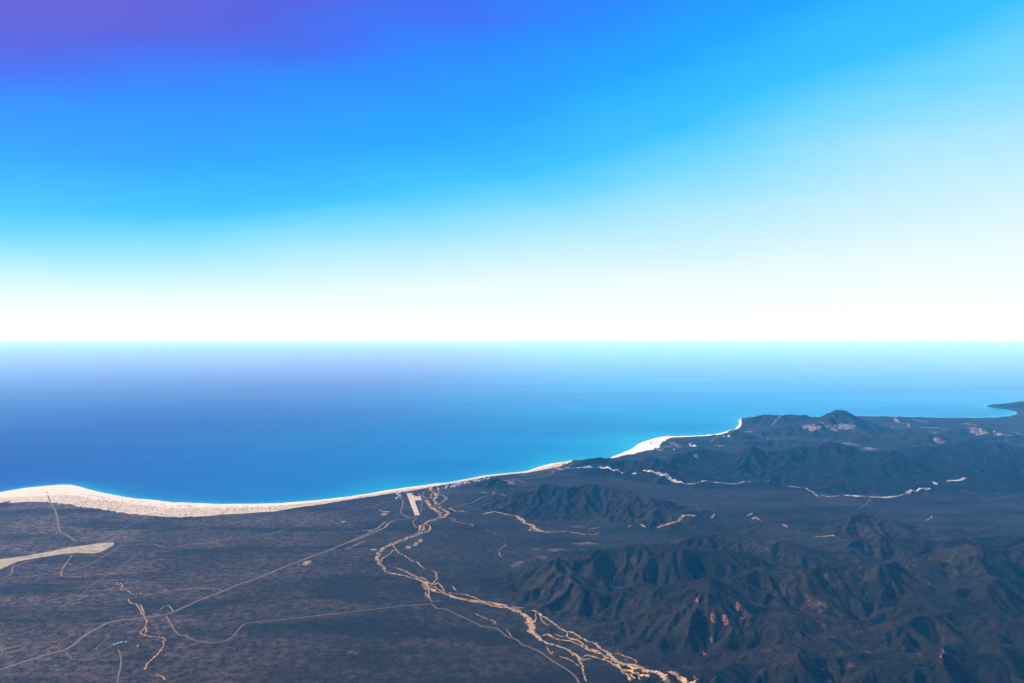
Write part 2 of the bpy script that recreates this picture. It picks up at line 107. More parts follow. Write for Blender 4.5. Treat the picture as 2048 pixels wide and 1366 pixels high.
HILLZONE = [(1302,3481),(1135,3965),(1013,4293),(781,4680),(435,5098),(21,5597),(-127,5947),(24,6415),(371,6879),(1000,7049),(1381,6963),(1838,7395),(2372,7049),(2867,6963),(3281,7101),(3944,7173),(5939,7415),(4844,4604)]
VILLAGE = [(-705, 9844, 0.55), (-480, 10123, 0.1), (-832, 9632, 0.39), (-699, 9729, 0.71), (-333, 10350, 0.96), (-754, 9747, 1.3), (-530, 10037, 1.01), (-803, 9676, 0.89), (-676, 10022, 1.3), (-561, 10006, 1.32), (-408, 10143, 0.59), (-356, 10329, 1.4), (-306, 10447, 0.2), (-668, 9907, 0.58), (-637, 9934, 0.88), (-287, 10359, 1.39), (-316, 10269, 1.01), (-742, 9699, 1.45), (-415, 10325, 1.25), (-503, 10171, 0.1), (-607, 10089, 0.44), (-373, 10207, 0.07), (-480, 10266, 1.08), (-644, 9846, 1.47), (-538, 9968, 0.46), (-799, 9725, 0.05), (-481, 10236, 0.06), (-313, 10402, 1.44), (-572, 10042, 0.97), (-467, 10066, 0.76), (-587, 9977, 0.36), (-660, 9796, 0.78), (-522, 10214, 0.62), (-401, 10387, 0.09), (-431, 10103, 0.38), (-659, 9958, 0.47), (-378, 10405, 0.85), (-709, 9766, 0.36), (-736, 9830, 1.05), (-790, 9811, 0.5), (-720, 9941, 0.79), (-727, 9737, 1.26), (-742, 9868, 1.21), (-647, 10037, 0.44), (-362, 10362, 0.52), (-600, 10033, 0.61), (-278, 10456, 0.01), (-232, 10448, 1.43), (-444, 10199, 0.43), (-671, 9822, 0.07), (-595, 9911, 0.92), (-648, 10004, 1.29), (-344, 10437, 0.94), (-689, 9939, 0.79), (-824, 9854, 0.19), (-796, 9617, 1.28), (-796, 9756, 0.47), (-454, 10169, 0.54), (-412, 10282, 0.12), (-626, 9974, 1.05), (-575, 10105, 0.8), (-302, 10297, 0.56), (-692, 9884, 0.18), (-346, 10293, 1.33)]
AIRHOUSES = [(-1258, 9072, 1.1), (-1314, 9340, 0.88), (-1357, 9320, 1.16), (-1299, 8974, 0.27), (-1257, 8994, 1.43), (-1312, 9026, 0.77), (-1245, 8950, 0.09), (-1302, 9120, 1.24), (-1335, 9302, 0.37), (-1267, 9032, 0.59), (-1310, 9198, 0.53), (-1307, 9061, 1.13), (-1277, 9142, 0.73), (-1295, 9176, 1.08), (-1333, 9260, 0.3), (-1298, 9237, 0.35)]
FARHOUSES = [(3029, 13594, 1.04), (3018, 13465, 1.43), (3029, 13402, 0.44), (3040, 13340, 1.06), (3078, 13434, 0.62), (3077, 13691, 1.28), (2639, 12976, 0.88), (3066, 13308, 0.4), (3988, 14639, 0.33), (3937, 14791, 0.03), (3912, 14907, 0.72)]
SHEDS = [(-2343, 4691), (-2331, 4707), (-2318, 4722), (-2295, 4730)]
HAZE_DENSITY = 1.45e-5

# ---------------------------------------------------------------- helpers
def tag(o, label, cat=None, group=None, kind=None):
    o['label'] = label
    if cat: o['category'] = cat
    if group: o['group'] = group
    if kind: o['kind'] = kind
    return o

def set_rim(o, rim):
    at_ = o.data.attributes.new('rim', 'FLOAT', 'POINT'); at_.data.foreach_set('value', np.asarray(rim, dtype=np.float32)); return o

def link_mesh(name, verts, faces, mat, parent=None, smooth=False):
    me = bpy.data.meshes.new(name)
    verts = np.asarray(verts, dtype=np.float32)
    faces = np.asarray(faces, dtype=np.int32)
    n, k = faces.shape
    me.vertices.add(len(verts)); me.vertices.foreach_set('co', verts.ravel())
    me.loops.add(n * k); me.loops.foreach_set('vertex_index', faces.ravel())
    me.polygons.add(n)
    me.polygons.foreach_set('loop_start', np.arange(0, n * k, k, dtype=np.int32))
    me.polygons.foreach_set('loop_total', np.full(n, k, dtype=np.int32))
    me.polygons.foreach_set('use_smooth', np.full(n, smooth, dtype=bool))
    me.update(calc_edges=True)
    if mat: me.materials.append(mat)
    o = bpy.data.objects.new(name, me)
    COL.objects.link(o)
    o.parent = parent
    return o

def h2(ix, iy, seed):
    with np.errstate(over='ignore'):
        n = ix.astype(np.uint32) * np.uint32(374761393) + iy.astype(np.uint32) * np.uint32(668265263) + np.uint32(seed * 2246822519 & 0xffffffff)
        n = (n ^ (n >> np.uint32(13))) * np.uint32(1274126177)
        n = n ^ (n >> np.uint32(16))
        n = n * np.uint32(2654435761); n = n ^ (n >> np.uint32(15))
    return n.astype(np.float32) * np.float32(1.0 / 4294967296.0)

def noise(x, y, seed=0):
    """smooth value noise, -1..1"""
    xi = np.floor(x); yi = np.floor(y)
    fx = (x - xi).astype(np.float32); fy = (y - yi).astype(np.float32)
    ix = xi.astype(np.int64); iy = yi.astype(np.int64)
    u = fx * fx * fx * (fx * (fx * 6 - 15) + 10); v = fy * fy * fy * (fy * (fy * 6 - 15) + 10)
    a = h2(ix, iy, seed); b = h2(ix + 1, iy, seed); c = h2(ix, iy + 1, seed); d = h2(ix + 1, iy + 1, seed)
    return ((a * (1 - u) + b * u) * (1 - v) + (c * (1 - u) + d * u) * v) * 2 - 1

def fbm(x, y, seed=0, octaves=4):
    s = 0; a = 0.5
    for i in range(octaves):
        s = s + a * noise(x, y, seed + i); x = x * 2.03 + 11.3; y = y * 2.03 - 7.1; a *= 0.5
    return s

def smooth(t):
    t = np.clip(t, 0, 1); return t * t * (3 - 2 * t)

def seg_dist(px, py, pts):
    best = np.full(px.shape, 1e12, dtype=np.float64)
    for (x0, y0), (x1, y1) in zip(pts[:-1], pts[1:]):
        dx, dy = x1 - x0, y1 - y0
        t = np.clip(((px - x0) * dx + (py - y0) * dy) / (dx * dx + dy * dy + 1e-9), 0, 1)
        d = (px - x0 - t * dx) ** 2 + (py - y0 - t * dy) ** 2
        np.minimum(best, d, out=best)
    return np.sqrt(best)

def inside(px, py, poly):
    r = np.zeros(px.shape, dtype=bool)
    n = len(poly)
    for i in range(n):
        x0, y0 = poly[i]; x1, y1 = poly[(i + 1) % n]
        if y0 == y1: continue
        c = (y0 > py) != (y1 > py)
        r ^= c & (px < (x1 - x0) * (py - y0) / (y1 - y0) + x0)
    return r

def curve(pts, step):
    """Catmull-Rom through the points, resampled about every step metres"""
    p = np.array(pts, dtype=np.float64)
    if len(p) == 2:
        n = max(2, int(np.hypot(*(p[1] - p[0])) / step) + 1)
        return p[0] + (p[1] - p[0]) * np.linspace(0, 1, n)[:, None]
    q = np.vstack([2 * p[0] - p[1], p, 2 * p[-1] - p[-2]])
    out = []
    for i in range(1, len(q) - 2):
        a, b, c, d = q[i - 1], q[i], q[i + 1], q[i + 2]
        n = max(1, int(np.hypot(*(c - b)) / step))
        for t in np.arange(n) / n:
            out.append(0.5 * (2 * b + (c - a) * t + (2 * a - 5 * b + 4 * c - d) * t * t + (3 * b - a - 3 * c + d) * t ** 3))
    out.append(p[-1])
    return np.array(out)

# ---------------------------------------------------------------- materials
def new_mat(name):
    m = bpy.data.materials.new(name); m.use_nodes = True
    nt = m.node_tree
    return m, nt, nt.nodes['Principled BSDF']

def N(nt, kind, **kw):
    n = nt.nodes.new(kind)
    for k, v in kw.items():
        if hasattr(n, k): setattr(n, k, v)
        else: n.inputs[k].default_value = v
    return n

def noise_node(nt, vec, scale, detail=4.0, rough=0.55):
    n = nt.nodes.new('ShaderNodeTexNoise')
    n.inputs['Scale'].default_value = scale
    n.inputs['Detail'].default_value = detail
    n.inputs['Roughness'].default_value = rough
    nt.links.new(vec, n.inputs['Vector'])
    return n.outputs['Fac']

def ramp_node(nt, fac, stops):
    r = nt.nodes.new('ShaderNodeValToRGB')
    e = r.color_ramp.elements
    while len(e) < len(stops): e.new(0.5)
    for el, (p, c) in zip(e, stops):
        el.position = p; el.color = (c[0], c[1], c[2], 1) if not isinstance(c, float) else (c, c, c, 1)
    nt.links.new(fac, r.inputs['Fac'])
    return r.outputs['Color']

def mix_node(nt, fac, a, b, blend='MIX'):
    m = nt.nodes.new('ShaderNodeMix'); m.data_type = 'RGBA'; m.blend_type = blend
    for sock, v in ((m.inputs[0], fac), (m.inputs[6], a), (m.inputs[7], b)):
        if isinstance(v, (int, float)): sock.default_value = v
        elif isinstance(v, tuple): sock.default_value = (*v, 1)
        else: nt.links.new(v, sock)
    return m.outputs[2]

def position(nt):
    g = nt.nodes.new('ShaderNodeNewGeometry'); return g.outputs['Position']

def ground_material(name, scrub, soil, bare, bare_at, west_flare_soil=None):
    m, nt, p = new_mat(name)
    pos = position(nt)
    fine = noise_node(nt, pos, 1 / 15.0, 3.0, 0.75)
    mid = noise_node(nt, pos, 1 / 55.0, 6.0, 0.75)
    big = noise_node(nt, pos, 1 / 700.0, 5.0, 0.6)
    if west_flare_soil:
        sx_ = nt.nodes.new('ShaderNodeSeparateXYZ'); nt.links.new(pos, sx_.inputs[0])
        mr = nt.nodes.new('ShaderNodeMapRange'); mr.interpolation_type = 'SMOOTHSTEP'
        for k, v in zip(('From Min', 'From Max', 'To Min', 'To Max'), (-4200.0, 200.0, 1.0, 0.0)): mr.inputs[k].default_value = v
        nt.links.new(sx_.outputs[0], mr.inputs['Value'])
        soil = mix_node(nt, mr.outputs[0], soil, west_flare_soil)  # soil lighter and warmer to the west: window flare put into its colour
    fs = ramp_node(nt, fine, [(0.46, 0.0), (0.60, 1.0)])
    ms = ramp_node(nt, mid, [(0.43, 0.0), (0.60, 1.0)])
    cov = mix_node(nt, 0.6, fs, ms)
    bs = ramp_node(nt, big, [(0.32, 0.25), (0.68, 1.0)])
    cov = mix_node(nt, 1.0, cov, bs, 'MULTIPLY')
    mt = nt.nodes.new('ShaderNodeMapping'); mt.inputs['Scale'].default_value = (0.35, 1.0, 1.0); mt.inputs['Rotation'].default_value = (0, 0, 0.2)
    nt.links.new(pos, mt.inputs['Vector'])
    th = ramp_node(nt, noise_node(nt, mt.outputs[0], 1 / 420.0, 5.0, 0.6), [(0.5, 1.0), (0.6, 0.3)])      # thickets
    cov = mix_node(nt, 1.0, cov, th, 'MULTIPLY')
    c = mix_node(nt, cov, scrub, soil)
    br = noise_node(nt, pos, 1 / 110.0, 7.0, 0.75)
    bf = ramp_node(nt, br, [(bare_at, 0.0), (bare_at + 0.06, 1.0)])
    bz = ramp_node(nt, noise_node(nt, pos, 1 / 800.0, 3.0, 0.5), [(0.46, 0.0), (0.58, 1.0)])
    c = mix_node(nt, mix_node(nt, 1.0, bf, bz, 'MULTIPLY'), c, bare)
    nt.links.new(c, p.inputs['Base Color'])
    p.inputs['Roughness'].default_value = 0.95
    p.inputs['Specular IOR Level'].default_value = 0.05
    b = nt.nodes.new('ShaderNodeBump'); b.inputs['Strength'].default_value = 0.8; b.inputs['Distance'].default_value = 5.0
    nt.links.new(fine, b.inputs['Height']); nt.links.new(b.outputs[0], p.inputs['Normal'])
    return m

def sand_material(name, pale, dark, veg, veg_at, scale=1 / 14.0, edge=0.0):
    m, nt, p = new_mat(name)
    pos = position(nt)
    a = noise_node(nt, pos, 1 / 120.0, 6.0, 0.6)
    c = mix_node(nt, ramp_node(nt, a, [(0.35, 0.0), (0.65, 1.0)]), pale, dark)
    if veg is not None:
        v = noise_node(nt, pos, scale, 4.0, 0.72)
        if edge:            # growth thickens towards the rim of the sheet
            at = nt.nodes.new('ShaderNodeAttribute'); at.attribute_name = 'rim'
            ma = nt.nodes.new('ShaderNodeMath'); ma.operation = 'MULTIPLY_ADD'; ma.inputs[1].default_value = edge
            nt.links.new(at.outputs['Fac'], ma.inputs[0]); nt.links.new(v, ma.inputs[2]); v = ma.outputs[0]
        c = mix_node(nt, ramp_node(nt, v, [(veg_at, 0.0), (veg_at + 0.05, 1.0)]), c, veg)
    nt.links.new(c, p.inputs['Base Color'])
    p.inputs['Roughness'].default_value = 0.95
    p.inputs['Specular IOR Level'].default_value = 0.1
    return m

M_PLAIN = ground_material('scrub_plain', (0.0065, 0.0056, 0.0044), (0.066, 0.043, 0.029), (0.13, 0.092, 0.07), 0.62, (0.23, 0.14, 0.105))  # last colour: western soil with the window flare painted in
M_HILL = ground_material('scrub_hill', (0.0050, 0.0042, 0.0032), (0.046, 0.028, 0.0175), (0.11, 0.068, 0.048), 0.60)
M_HILL_DARK = ground_material('thorn_forest_hill', (0.0035, 0.0038, 0.0036), (0.018, 0.0145, 0.012), (0.09, 0.06, 0.05), 0.63)
M_BEACH = sand_material('beach_sand', (0.64, 0.54, 0.385), (0.55, 0.45, 0.31), None, 0)
M_DUNE = sand_material('dune_sand', (0.68, 0.60, 0.53), (0.58, 0.50, 0.44), (0.20, 0.17, 0.13), 0.68, 1 / 40.0)
M_BACK = sand_material('back_beach_sand', (0.56, 0.44, 0.29), (0.45, 0.34, 0.215), (0.17, 0.125, 0.09), 0.76, 1 / 18.0, 0.2)
M_RIVER = sand_material('riverbed_sand', (0.46, 0.275, 0.12), (0.32, 0.19, 0.085), (0.024, 0.020, 0.016), 0.585, 1 / 19.0, 0.15)
M_RIVER_FAR = sand_material('hazed_riverbed_sand', (0.50, 0.42, 0.34), (0.38, 0.31, 0.25), (0.024, 0.020, 0.016), 0.60, 1 / 22.0, 0.12)  # paler, less orange than the near beds: distance haze painted into the sand
M_ROAD = sand_material('track_dirt', (0.17, 0.12, 0.082), (0.11, 0.077, 0.054), None, 0)
M_TRACK = sand_material('faint_track', (0.15, 0.105, 0.08), (0.10, 0.07, 0.055), None, 0)
M_HIGHWAY = sand_material('highway_verge', (0.15, 0.11, 0.088), (0.105, 0.076, 0.06), (0.05, 0.04, 0.032), 0.60)
M_STRIP = sand_material('airstrip_dirt', (0.56, 0.45, 0.30), (0.40, 0.31, 0.20), (0.36, 0.27, 0.17), 0.5, 1 / 45.0)
M_MUD = sand_material('mudflat_silt', (0.36, 0.29, 0.16), (0.29, 0.225, 0.125), (0.22, 0.165, 0.10), 0.52, 1 / 70.0)
M_FIELD = sand_material('cleared_field', (0.30, 0.215, 0.135), (0.20, 0.145, 0.09), (0.03, 0.025, 0.02), 0.54, 1 / 20.0)
M_FARFIELD = sand_material('pale_field', (0.19, 0.145, 0.135), (0.11, 0.085, 0.078), (0.02, 0.018, 0.018), 0.49, 1 / 90.0)
M_PINK = sand_material('bare_soil', (0.16, 0.11, 0.085), (0.10, 0.07, 0.055), (0.018, 0.016, 0.015), 0.49, 1 / 16.0)
M_RED = sand_material('red_scar', (0.20, 0.085, 0.05), (0.13, 0.055, 0.035), (0.012, 0.011, 0.010), 0.47, 1 / 16.0)

def plain_mat(name, col, rough=0.9):
    m, nt, p = new_mat(name)
    c = mix_node(nt, noise_node(nt, position(nt), 1 / 6.0, 3.0), tuple(v * 0.8 for v in col), tuple(min(1, v * 1.15) for v in col))
    nt.links.new(c, p.inputs['Base Color'])
    p.inputs['Roughness'].default_value = rough
    p.inputs['Specular IOR Level'].default_value = 0.2
    return m
M_WALL = plain_mat('whitewash', (0.78, 0.75, 0.70))
M_ROOF = plain_mat('roof_grey', (0.34, 0.33, 0.33), 0.6)
M_THATCH = plain_mat('roof_thatch', (0.24, 0.18, 0.12))
M_FOAM = plain_mat('surf_foam', (0.85, 0.87, 0.88))

m, nt, p = new_mat('bush_leaves'); M_BUSH = m
rr = ramp_node(nt, noise_node(nt, position(nt), 1 / 11.0, 3.0, 0.7), [(0.3, (0.010, 0.0105, 0.008)), (0.55, (0.019, 0.018, 0.014)), (0.75, (0.036, 0.030, 0.024))])
nt.links.new(rr, p.inputs['Base Color']); p.inputs['Roughness'].default_value = 0.9; p.inputs['Specular IOR Level'].default_value = 0.1
m, nt, p = new_mat('wash_tree_leaves'); M_TREE = m
rr = ramp_node(nt, noise_node(nt, position(nt), 1 / 13.0, 3.0, 0.7), [(0.3, (0.012, 0.013, 0.009)), (0.7, (0.028, 0.026, 0.018))])
nt.links.new(rr, p.inputs['Base Color']); p.inputs['Roughness'].default_value = 0.9; p.inputs['Specular IOR Level'].default_value = 0.1

# sea: deep blue, turquoise over the shallow sand beside the shore
m, nt, p = new_mat('sea_water'); M_SEA = m
at = nt.nodes.new('ShaderNodeAttribute'); at.attribute_name = 'shoal'
pos = position(nt)
m0 = nt.nodes.new('ShaderNodeMapping'); m0.inputs['Rotation'].default_value = (0, 0, 0.25); m0.inputs['Scale'].default_value = (0.35, 1.0, 1.0)
nt.links.new(pos, m0.inputs['Vector'])
big = noise_node(nt, m0.outputs[0], 1 / 3600.0, 6.0, 0.62)
sxs = nt.nodes.new('ShaderNodeSeparateXYZ'); nt.links.new(pos, sxs.inputs[0])
east = nt.nodes.new('ShaderNodeMapRange'); east.interpolation_type = 'SMOOTHSTEP'
for k_, v_ in zip(('From Min', 'From Max', 'To Min', 'To Max'), (-9000.0, 6500.0, 0.0, 1.0)): east.inputs[k_].default_value = v_
nt.links.new(sxs.outputs[0], east.inputs['Value'])
tone = mix_node(nt, ramp_node(nt, big, [(0.3, 0.0), (0.7, 1.0)]), (0.72, 0.72, 0.78), (1.12, 1.12, 1.08))
deep = mix_node(nt, east.outputs[0], (0.022, 0.050, 0.20), (0.0, 0.22, 0.40))
deep = mix_node(nt, 1.0, deep, tone, 'MULTIPLY')
sh = nt.nodes.new('ShaderNodeMath'); sh.operation = 'MULTIPLY'
nt.links.new(at.outputs['Fac'], sh.inputs[0])
nt.links.new(ramp_node(nt, noise_node(nt, pos, 1 / 900.0, 4.0), [(0.25, 0.45), (0.7, 1.0)]), sh.inputs[1])
c = mix_node(nt, sh.outputs[0], deep, (0.02, 0.30, 0.38))
nt.links.new(c, p.inputs['Base Color'])
p.inputs['Roughness'].default_value = 0.10
p.inputs['IOR'].default_value = 1.009
p.inputs['Specular IOR Level'].default_value = 0.5
b = nt.nodes.new('ShaderNodeBump'); b.inputs['Strength'].default_value = 0.1; b.inputs['Distance'].default_value = 3.0
mp = nt.nodes.new('ShaderNodeMapping'); mp.inputs['Rotation'].default_value = (0, 0, 0.5); mp.inputs['Scale'].default_value = (1.0, 2.6, 1.0)
nt.links.new(pos, mp.inputs['Vector'])
nt.links.new(noise_node(nt, mp.outputs[0], 1 / 45.0, 6.0, 0.65), b.inputs['Height']); nt.links.new(b.outputs[0], p.inputs['Normal'])

# ---------------------------------------------------------------- terrain heights
LAND = list(SHORE) + [(60000, 27000), (60000, -3000), (-9000, -3000), (-9000, 4200)]

# coarse sheet of hill masses: ridge lines with their crest heights
GS = 40.0
GX0, GY0 = -3000.0, 1500.0
gx = np.arange(GX0, 24000, GS); gy = np.arange(GY0, 27000, GS)
BX, BY = np.meshgrid(gx, gy)
WX = BX + 130 * fbm(BX / 900, BY / 900, 31, 4)
WY = BY + 130 * fbm(BX / 900, BY / 900, 41, 4)
acc = np.zeros(BX.shape)
for w, pts in RIDGES:
    P = np.array(pts, dtype=np.float64)
    x0, x1 = P[:, 0].min() - w - 300, P[:, 0].max() + w + 300; y0, y1 = P[:, 1].min() - w - 300, P[:, 1].max() + w + 300
    i0, i1 = np.searchsorted(gx, [x0, x1]); j0, j1 = np.searchsorted(gy, [y0, y1])
    if i1 <= i0 or j1 <= j0: continue
    sx = WX[j0:j1, i0:i1]; sy = WY[j0:j1, i0:i1]
    best = np.zeros(sx.shape)
    for a, b_ in zip(P[:-1], P[1:]):
        dx, dy = b_[0] - a[0], b_[1] - a[1]
        t = np.clip(((sx - a[0]) * dx + (sy - a[1]) * dy) / (dx * dx + dy * dy + 1e-9), 0, 1)
        d = np.hypot(sx - a[0] - t * dx, sy - a[1] - t * dy) / w
        h = (a[2] + (b_[2] - a[2]) * t) * np.clip(1 - d, 0, 1) ** 1.35 * (1 - 0.12 * np.exp(-(d * 9) ** 2))
        np.maximum(best, h, out=best)
    acc[j0:j1, i0:i1] += best ** 3
BASE = np.cbrt(acc)
zone = inside(BX, BY, HILLZONE)
zd = seg_dist(BX, BY, HILLZONE + [HILLZONE[0]])
zm = np.where(zone, smooth(zd / 350.0), 0)
BASE = BASE + zm * (20 + 150 * (1 - np.abs(noise(WX / 620, WY / 620, 5))) ** 2.2 * (0.35 + 0.65 * smooth(0.5 + noise(BX / 1900, BY / 1900, 9))))
low = smooth((BX - 1200) / 1500) * (1 - zm) * smooth((BY - 4200) / 800)
BASE = BASE + low * 26 * (1 - np.abs(noise(WX / 700 + 3, WY / 420, 12))) ** 3
for _ in range(2):
    B2 = BASE.copy()
    B2[1:-1, 1:-1] = (BASE[1:-1, 1:-1] * 2 + BASE[:-2, 1:-1] + BASE[2:, 1:-1] + BASE[1:-1, :-2] + BASE[1:-1, 2:]) / 6
    BASE = B2
DY, DX = np.gradient(BASE, GS)

def bil(A, fx, fy):
    fx = np.clip(fx, 0, A.shape[1] - 1.001); fy = np.clip(fy, 0, A.shape[0] - 1.001)
    i = fx.astype(int); j = fy.astype(int); u = fx - i; v = fy - j
    return (A[j, i] * (1 - u) + A[j, i + 1] * u) * (1 - v) + (A[j + 1, i] * (1 - u) + A[j + 1, i + 1] * u) * v

def gullies(x, y, dirx, diry, seed):
    """stripes that run down the slope, blended between jittered cells: value and its gradient"""
    xi = np.floor(x); yi = np.floor(y)
    fx = (x - xi).astype(np.float32); fy = (y - yi).astype(np.float32)
    ix = xi.astype(np.int64); iy = yi.astype(np.int64)
    va = np.zeros(x.shape, np.float32); ga = np.zeros(x.shape, np.float32); wt = np.zeros(x.shape, np.float32)
    for i in (-1, 0, 1):
        for j in (-1, 0, 1):
            hx = h2(ix + i, iy + j, seed); hy = h2(ix + i, iy + j, seed + 57)
            px = fx - i - hx; py = fy - j - hy
            w = np.exp(-(px * px + py * py) * 2.2)
            ph = (px * dirx + py * diry) * 6.2832 + h2(ix + i, iy + j, seed + 91) * 1.5
            va += (1.0 - 2.0 * np.sqrt(np.sin(ph * 0.5) ** 2 + 0.012)) * w; ga -= np.sin(ph) * w; wt += w
    return va / wt, ga / wt

# polar sheet, finer towards the aircraft
NR, NC = 830, 880
AZ = np.radians(np.linspace(-42, 44, NC))
RAD = np.concatenate([np.geomspace(400, 2500, 50)[:-1], np.geomspace(2500, 26500, NR)])
NR = len(RAD)
PX = RAD[:, None] * np.sin(AZ)[None, :]; PY = RAD[:, None] * np.cos(AZ)[None, :]
px = PX.ravel(); py = PY.ravel()
land = inside(px, py, LAND)
sd = np.full(px.shape, 4000.0)
near = py > 3600
sd[near] = seg_dist(px[near], py[near], SHORE)
sd = np.where(land, sd, -sd)
hb = bil(BASE, (px - GX0) / GS, (py - GY0) / GS) * (px > GX0 + 60) * (py > GY0)
gxx = bil(DX, (px - GX0) / GS, (py - GY0) / GS); gyy = bil(DY, (px - GX0) / GS, (py - GY0) / GS)
Z = np.clip(sd * 0.05, -14, 4) + smooth(sd / 400.0) * (4 + 4.5 * fbm(px / 900, py / 900, 3, 4))
mask = (hb > 1.0) & land
sel = np.nonzero(mask)[0]
x = px[sel]; y = py[sel]
g0x, g0y = gxx[sel], gyy[sel]
slope = np.hypot(g0x, g0y)
amp = np.minimum(slope / 0.22, 1.25)
dz = np.zeros(len(sel)); cx = g0x * 1.0; cy = g0y * 1.0
cell, a = 300.0, 30.0
for o in range(5):
    ln = np.hypot(cx, cy) + 0.02
    dirx, diry = (-cy / ln).astype(np.float32), (cx / ln).astype(np.float32)
    v, g = gullies(x / cell, y / cell, dirx, diry, 100 + o * 13)
    dz += a * amp * v
    cx = cx + a * amp * g * dirx * 6.28 / cell * 0.6
    cy = cy + a * amp * g * diry * 6.28 / cell * 0.6
    cell *= 0.52; a *= 0.54
hz_hill = hb[sel] + dz * smooth(hb[sel] / 30.0) - 3 * amp
Z[sel] += np.maximum(hz_hill, -2) * smooth(sd[sel] / 160.0)
Z += (hb > 0) * 0
Z = Z.reshape(NR, NC); SD = sd.reshape(NR, NC); HB = hb.reshape(NR, NC)
LOGR = np.log(RAD)

def ground_z(x, y):
    r = np.hypot(x, y); az = np.arctan2(x, y)
    fr = np.interp(np.log(np.maximum(r, RAD[0])), LOGR, np.arange(NR)); fc = (az - AZ[0]) / (AZ[-1] - AZ[0]) * (NC - 1)
    return bil(Z, fc, fr)
def shore_d(x, y):
    r = np.hypot(x, y); az = np.arctan2(x, y)
    fr = np.interp(np.log(np.maximum(r, RAD[0])), LOGR, np.arange(NR)); fc = (az - AZ[0]) / (AZ[-1] - AZ[0]) * (NC - 1)
    return bil(SD, fc, fr)
def hill_b(x, y):
    return bil(BASE, (x - GX0) / GS, (y - GY0) / GS) * (x > GX0 + 60)

# normals of the whole sheet, so that the pieces cut from it meet without a seam
P3 = np.stack([PX, PY, Z], -1)
tu = np.gradient(P3, axis=1); tv = np.gradient(P3, axis=0)
NRM = np.cross(tu, tv); NRM /= np.linalg.norm(NRM, axis=-1, keepdims=True) + 1e-12
NRM[NRM[..., 2] < 0] *= -1

idx = np.arange(NR * NC).reshape(NR, NC)
quads = np.stack([idx[:-1, :-1], idx[:-1, 1:], idx[1:, 1:], idx[1:, :-1]], -1).reshape(-1, 4)
zf = Z.ravel(); hbf = (HB * (SD > 0)).ravel()
quads = quads[(zf[quads] > -6).any(1)]
hq = hbf[quads].mean(1)
qx = px[quads].mean(1); qy = py[quads].mean(1)
is_hill = hq > 16
band = np.where(~is_hill, 0, np.where(qy > 13200, 1, np.where((qy > 9300), 2, np.where(qy > 6900, 3, 4))))
def sheet(name, q, mat, label, cat):
    u, inv = np.unique(q.ravel(), return_inverse=True)
    o = link_mesh(name, P3.reshape(-1, 3)[u], inv.reshape(-1, 4), mat, None, True)
    o.data.normals_split_custom_set_from_vertices(NRM.reshape(-1, 3)[u].astype(np.float32))
    return tag(o, label, cat, kind='structure')
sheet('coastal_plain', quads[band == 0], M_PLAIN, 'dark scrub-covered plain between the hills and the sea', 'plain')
sheet('hills_far', quads[band == 1], M_HILL, 'hazy blue hills of the headland beyond the white dune beach', 'hills')
sheet('hills_behind_river', quads[band == 2], M_HILL_DARK, 'dark blue mountain range behind the northern dry river', 'hills')
sheet('hills_middle', quads[band == 3], M_HILL, 'gullied hills standing in the plain before the northern river', 'hills')
sheet('hills_near', quads[band == 4], M_HILL, 'dark brown ridges filling the right foreground', 'hills')

# ---------------------------------------------------------------- sea
sr = np.concatenate([np.geomspace(3800, 26000, 420), np.geomspace(26500, 3000000, 120)])
sa = np.radians(np.linspace(-62, 62, 520))
SX = sr[:, None] * np.sin(sa)[None, :]; SY = sr[:, None] * np.cos(sa)[None, :]
sx = SX.ravel(); sy = SY.ravel()
d = np.full(sx.shape, 90000.0); nr = np.hypot(sx, sy) < 27000
d[nr] = seg_dist(sx[nr], sy[nr], SHORE)
dl = np.where(inside(sx, sy, LAND), -d, d)
width = 150 + 900 * np.exp(-((sx - 1900) / 1700.0) ** 2 - ((sy - 13500) / 2600.0) ** 2) + 260 * np.exp(-((sx + 1700) / 500.0) ** 2)
shoal = np.clip(np.exp(-np.maximum(dl, 0) / width), 0, 1)
si = np.arange(len(sr) * len(sa)).reshape(len(sr), len(sa))
sq = np.stack([si[:-1, :-1], si[:-1, 1:], si[1:, 1:], si[1:, :-1]], -1).reshape(-1, 4)
sq = sq[(dl[sq] > -400).any(1)]
u, inv = np.unique(sq.ravel(), return_inverse=True)
sea = link_mesh('sea', np.stack([sx, sy, np.zeros_like(sx)], -1)[u], inv.reshape(-1, 4), M_SEA, None, True)
att = sea.data.attributes.new('shoal', 'FLOAT', 'POINT')
att.data.foreach_set('value', shoal[u].astype(np.float32))
tag(sea, 'deep blue sea reaching to the white horizon', 'sea', kind='structure')

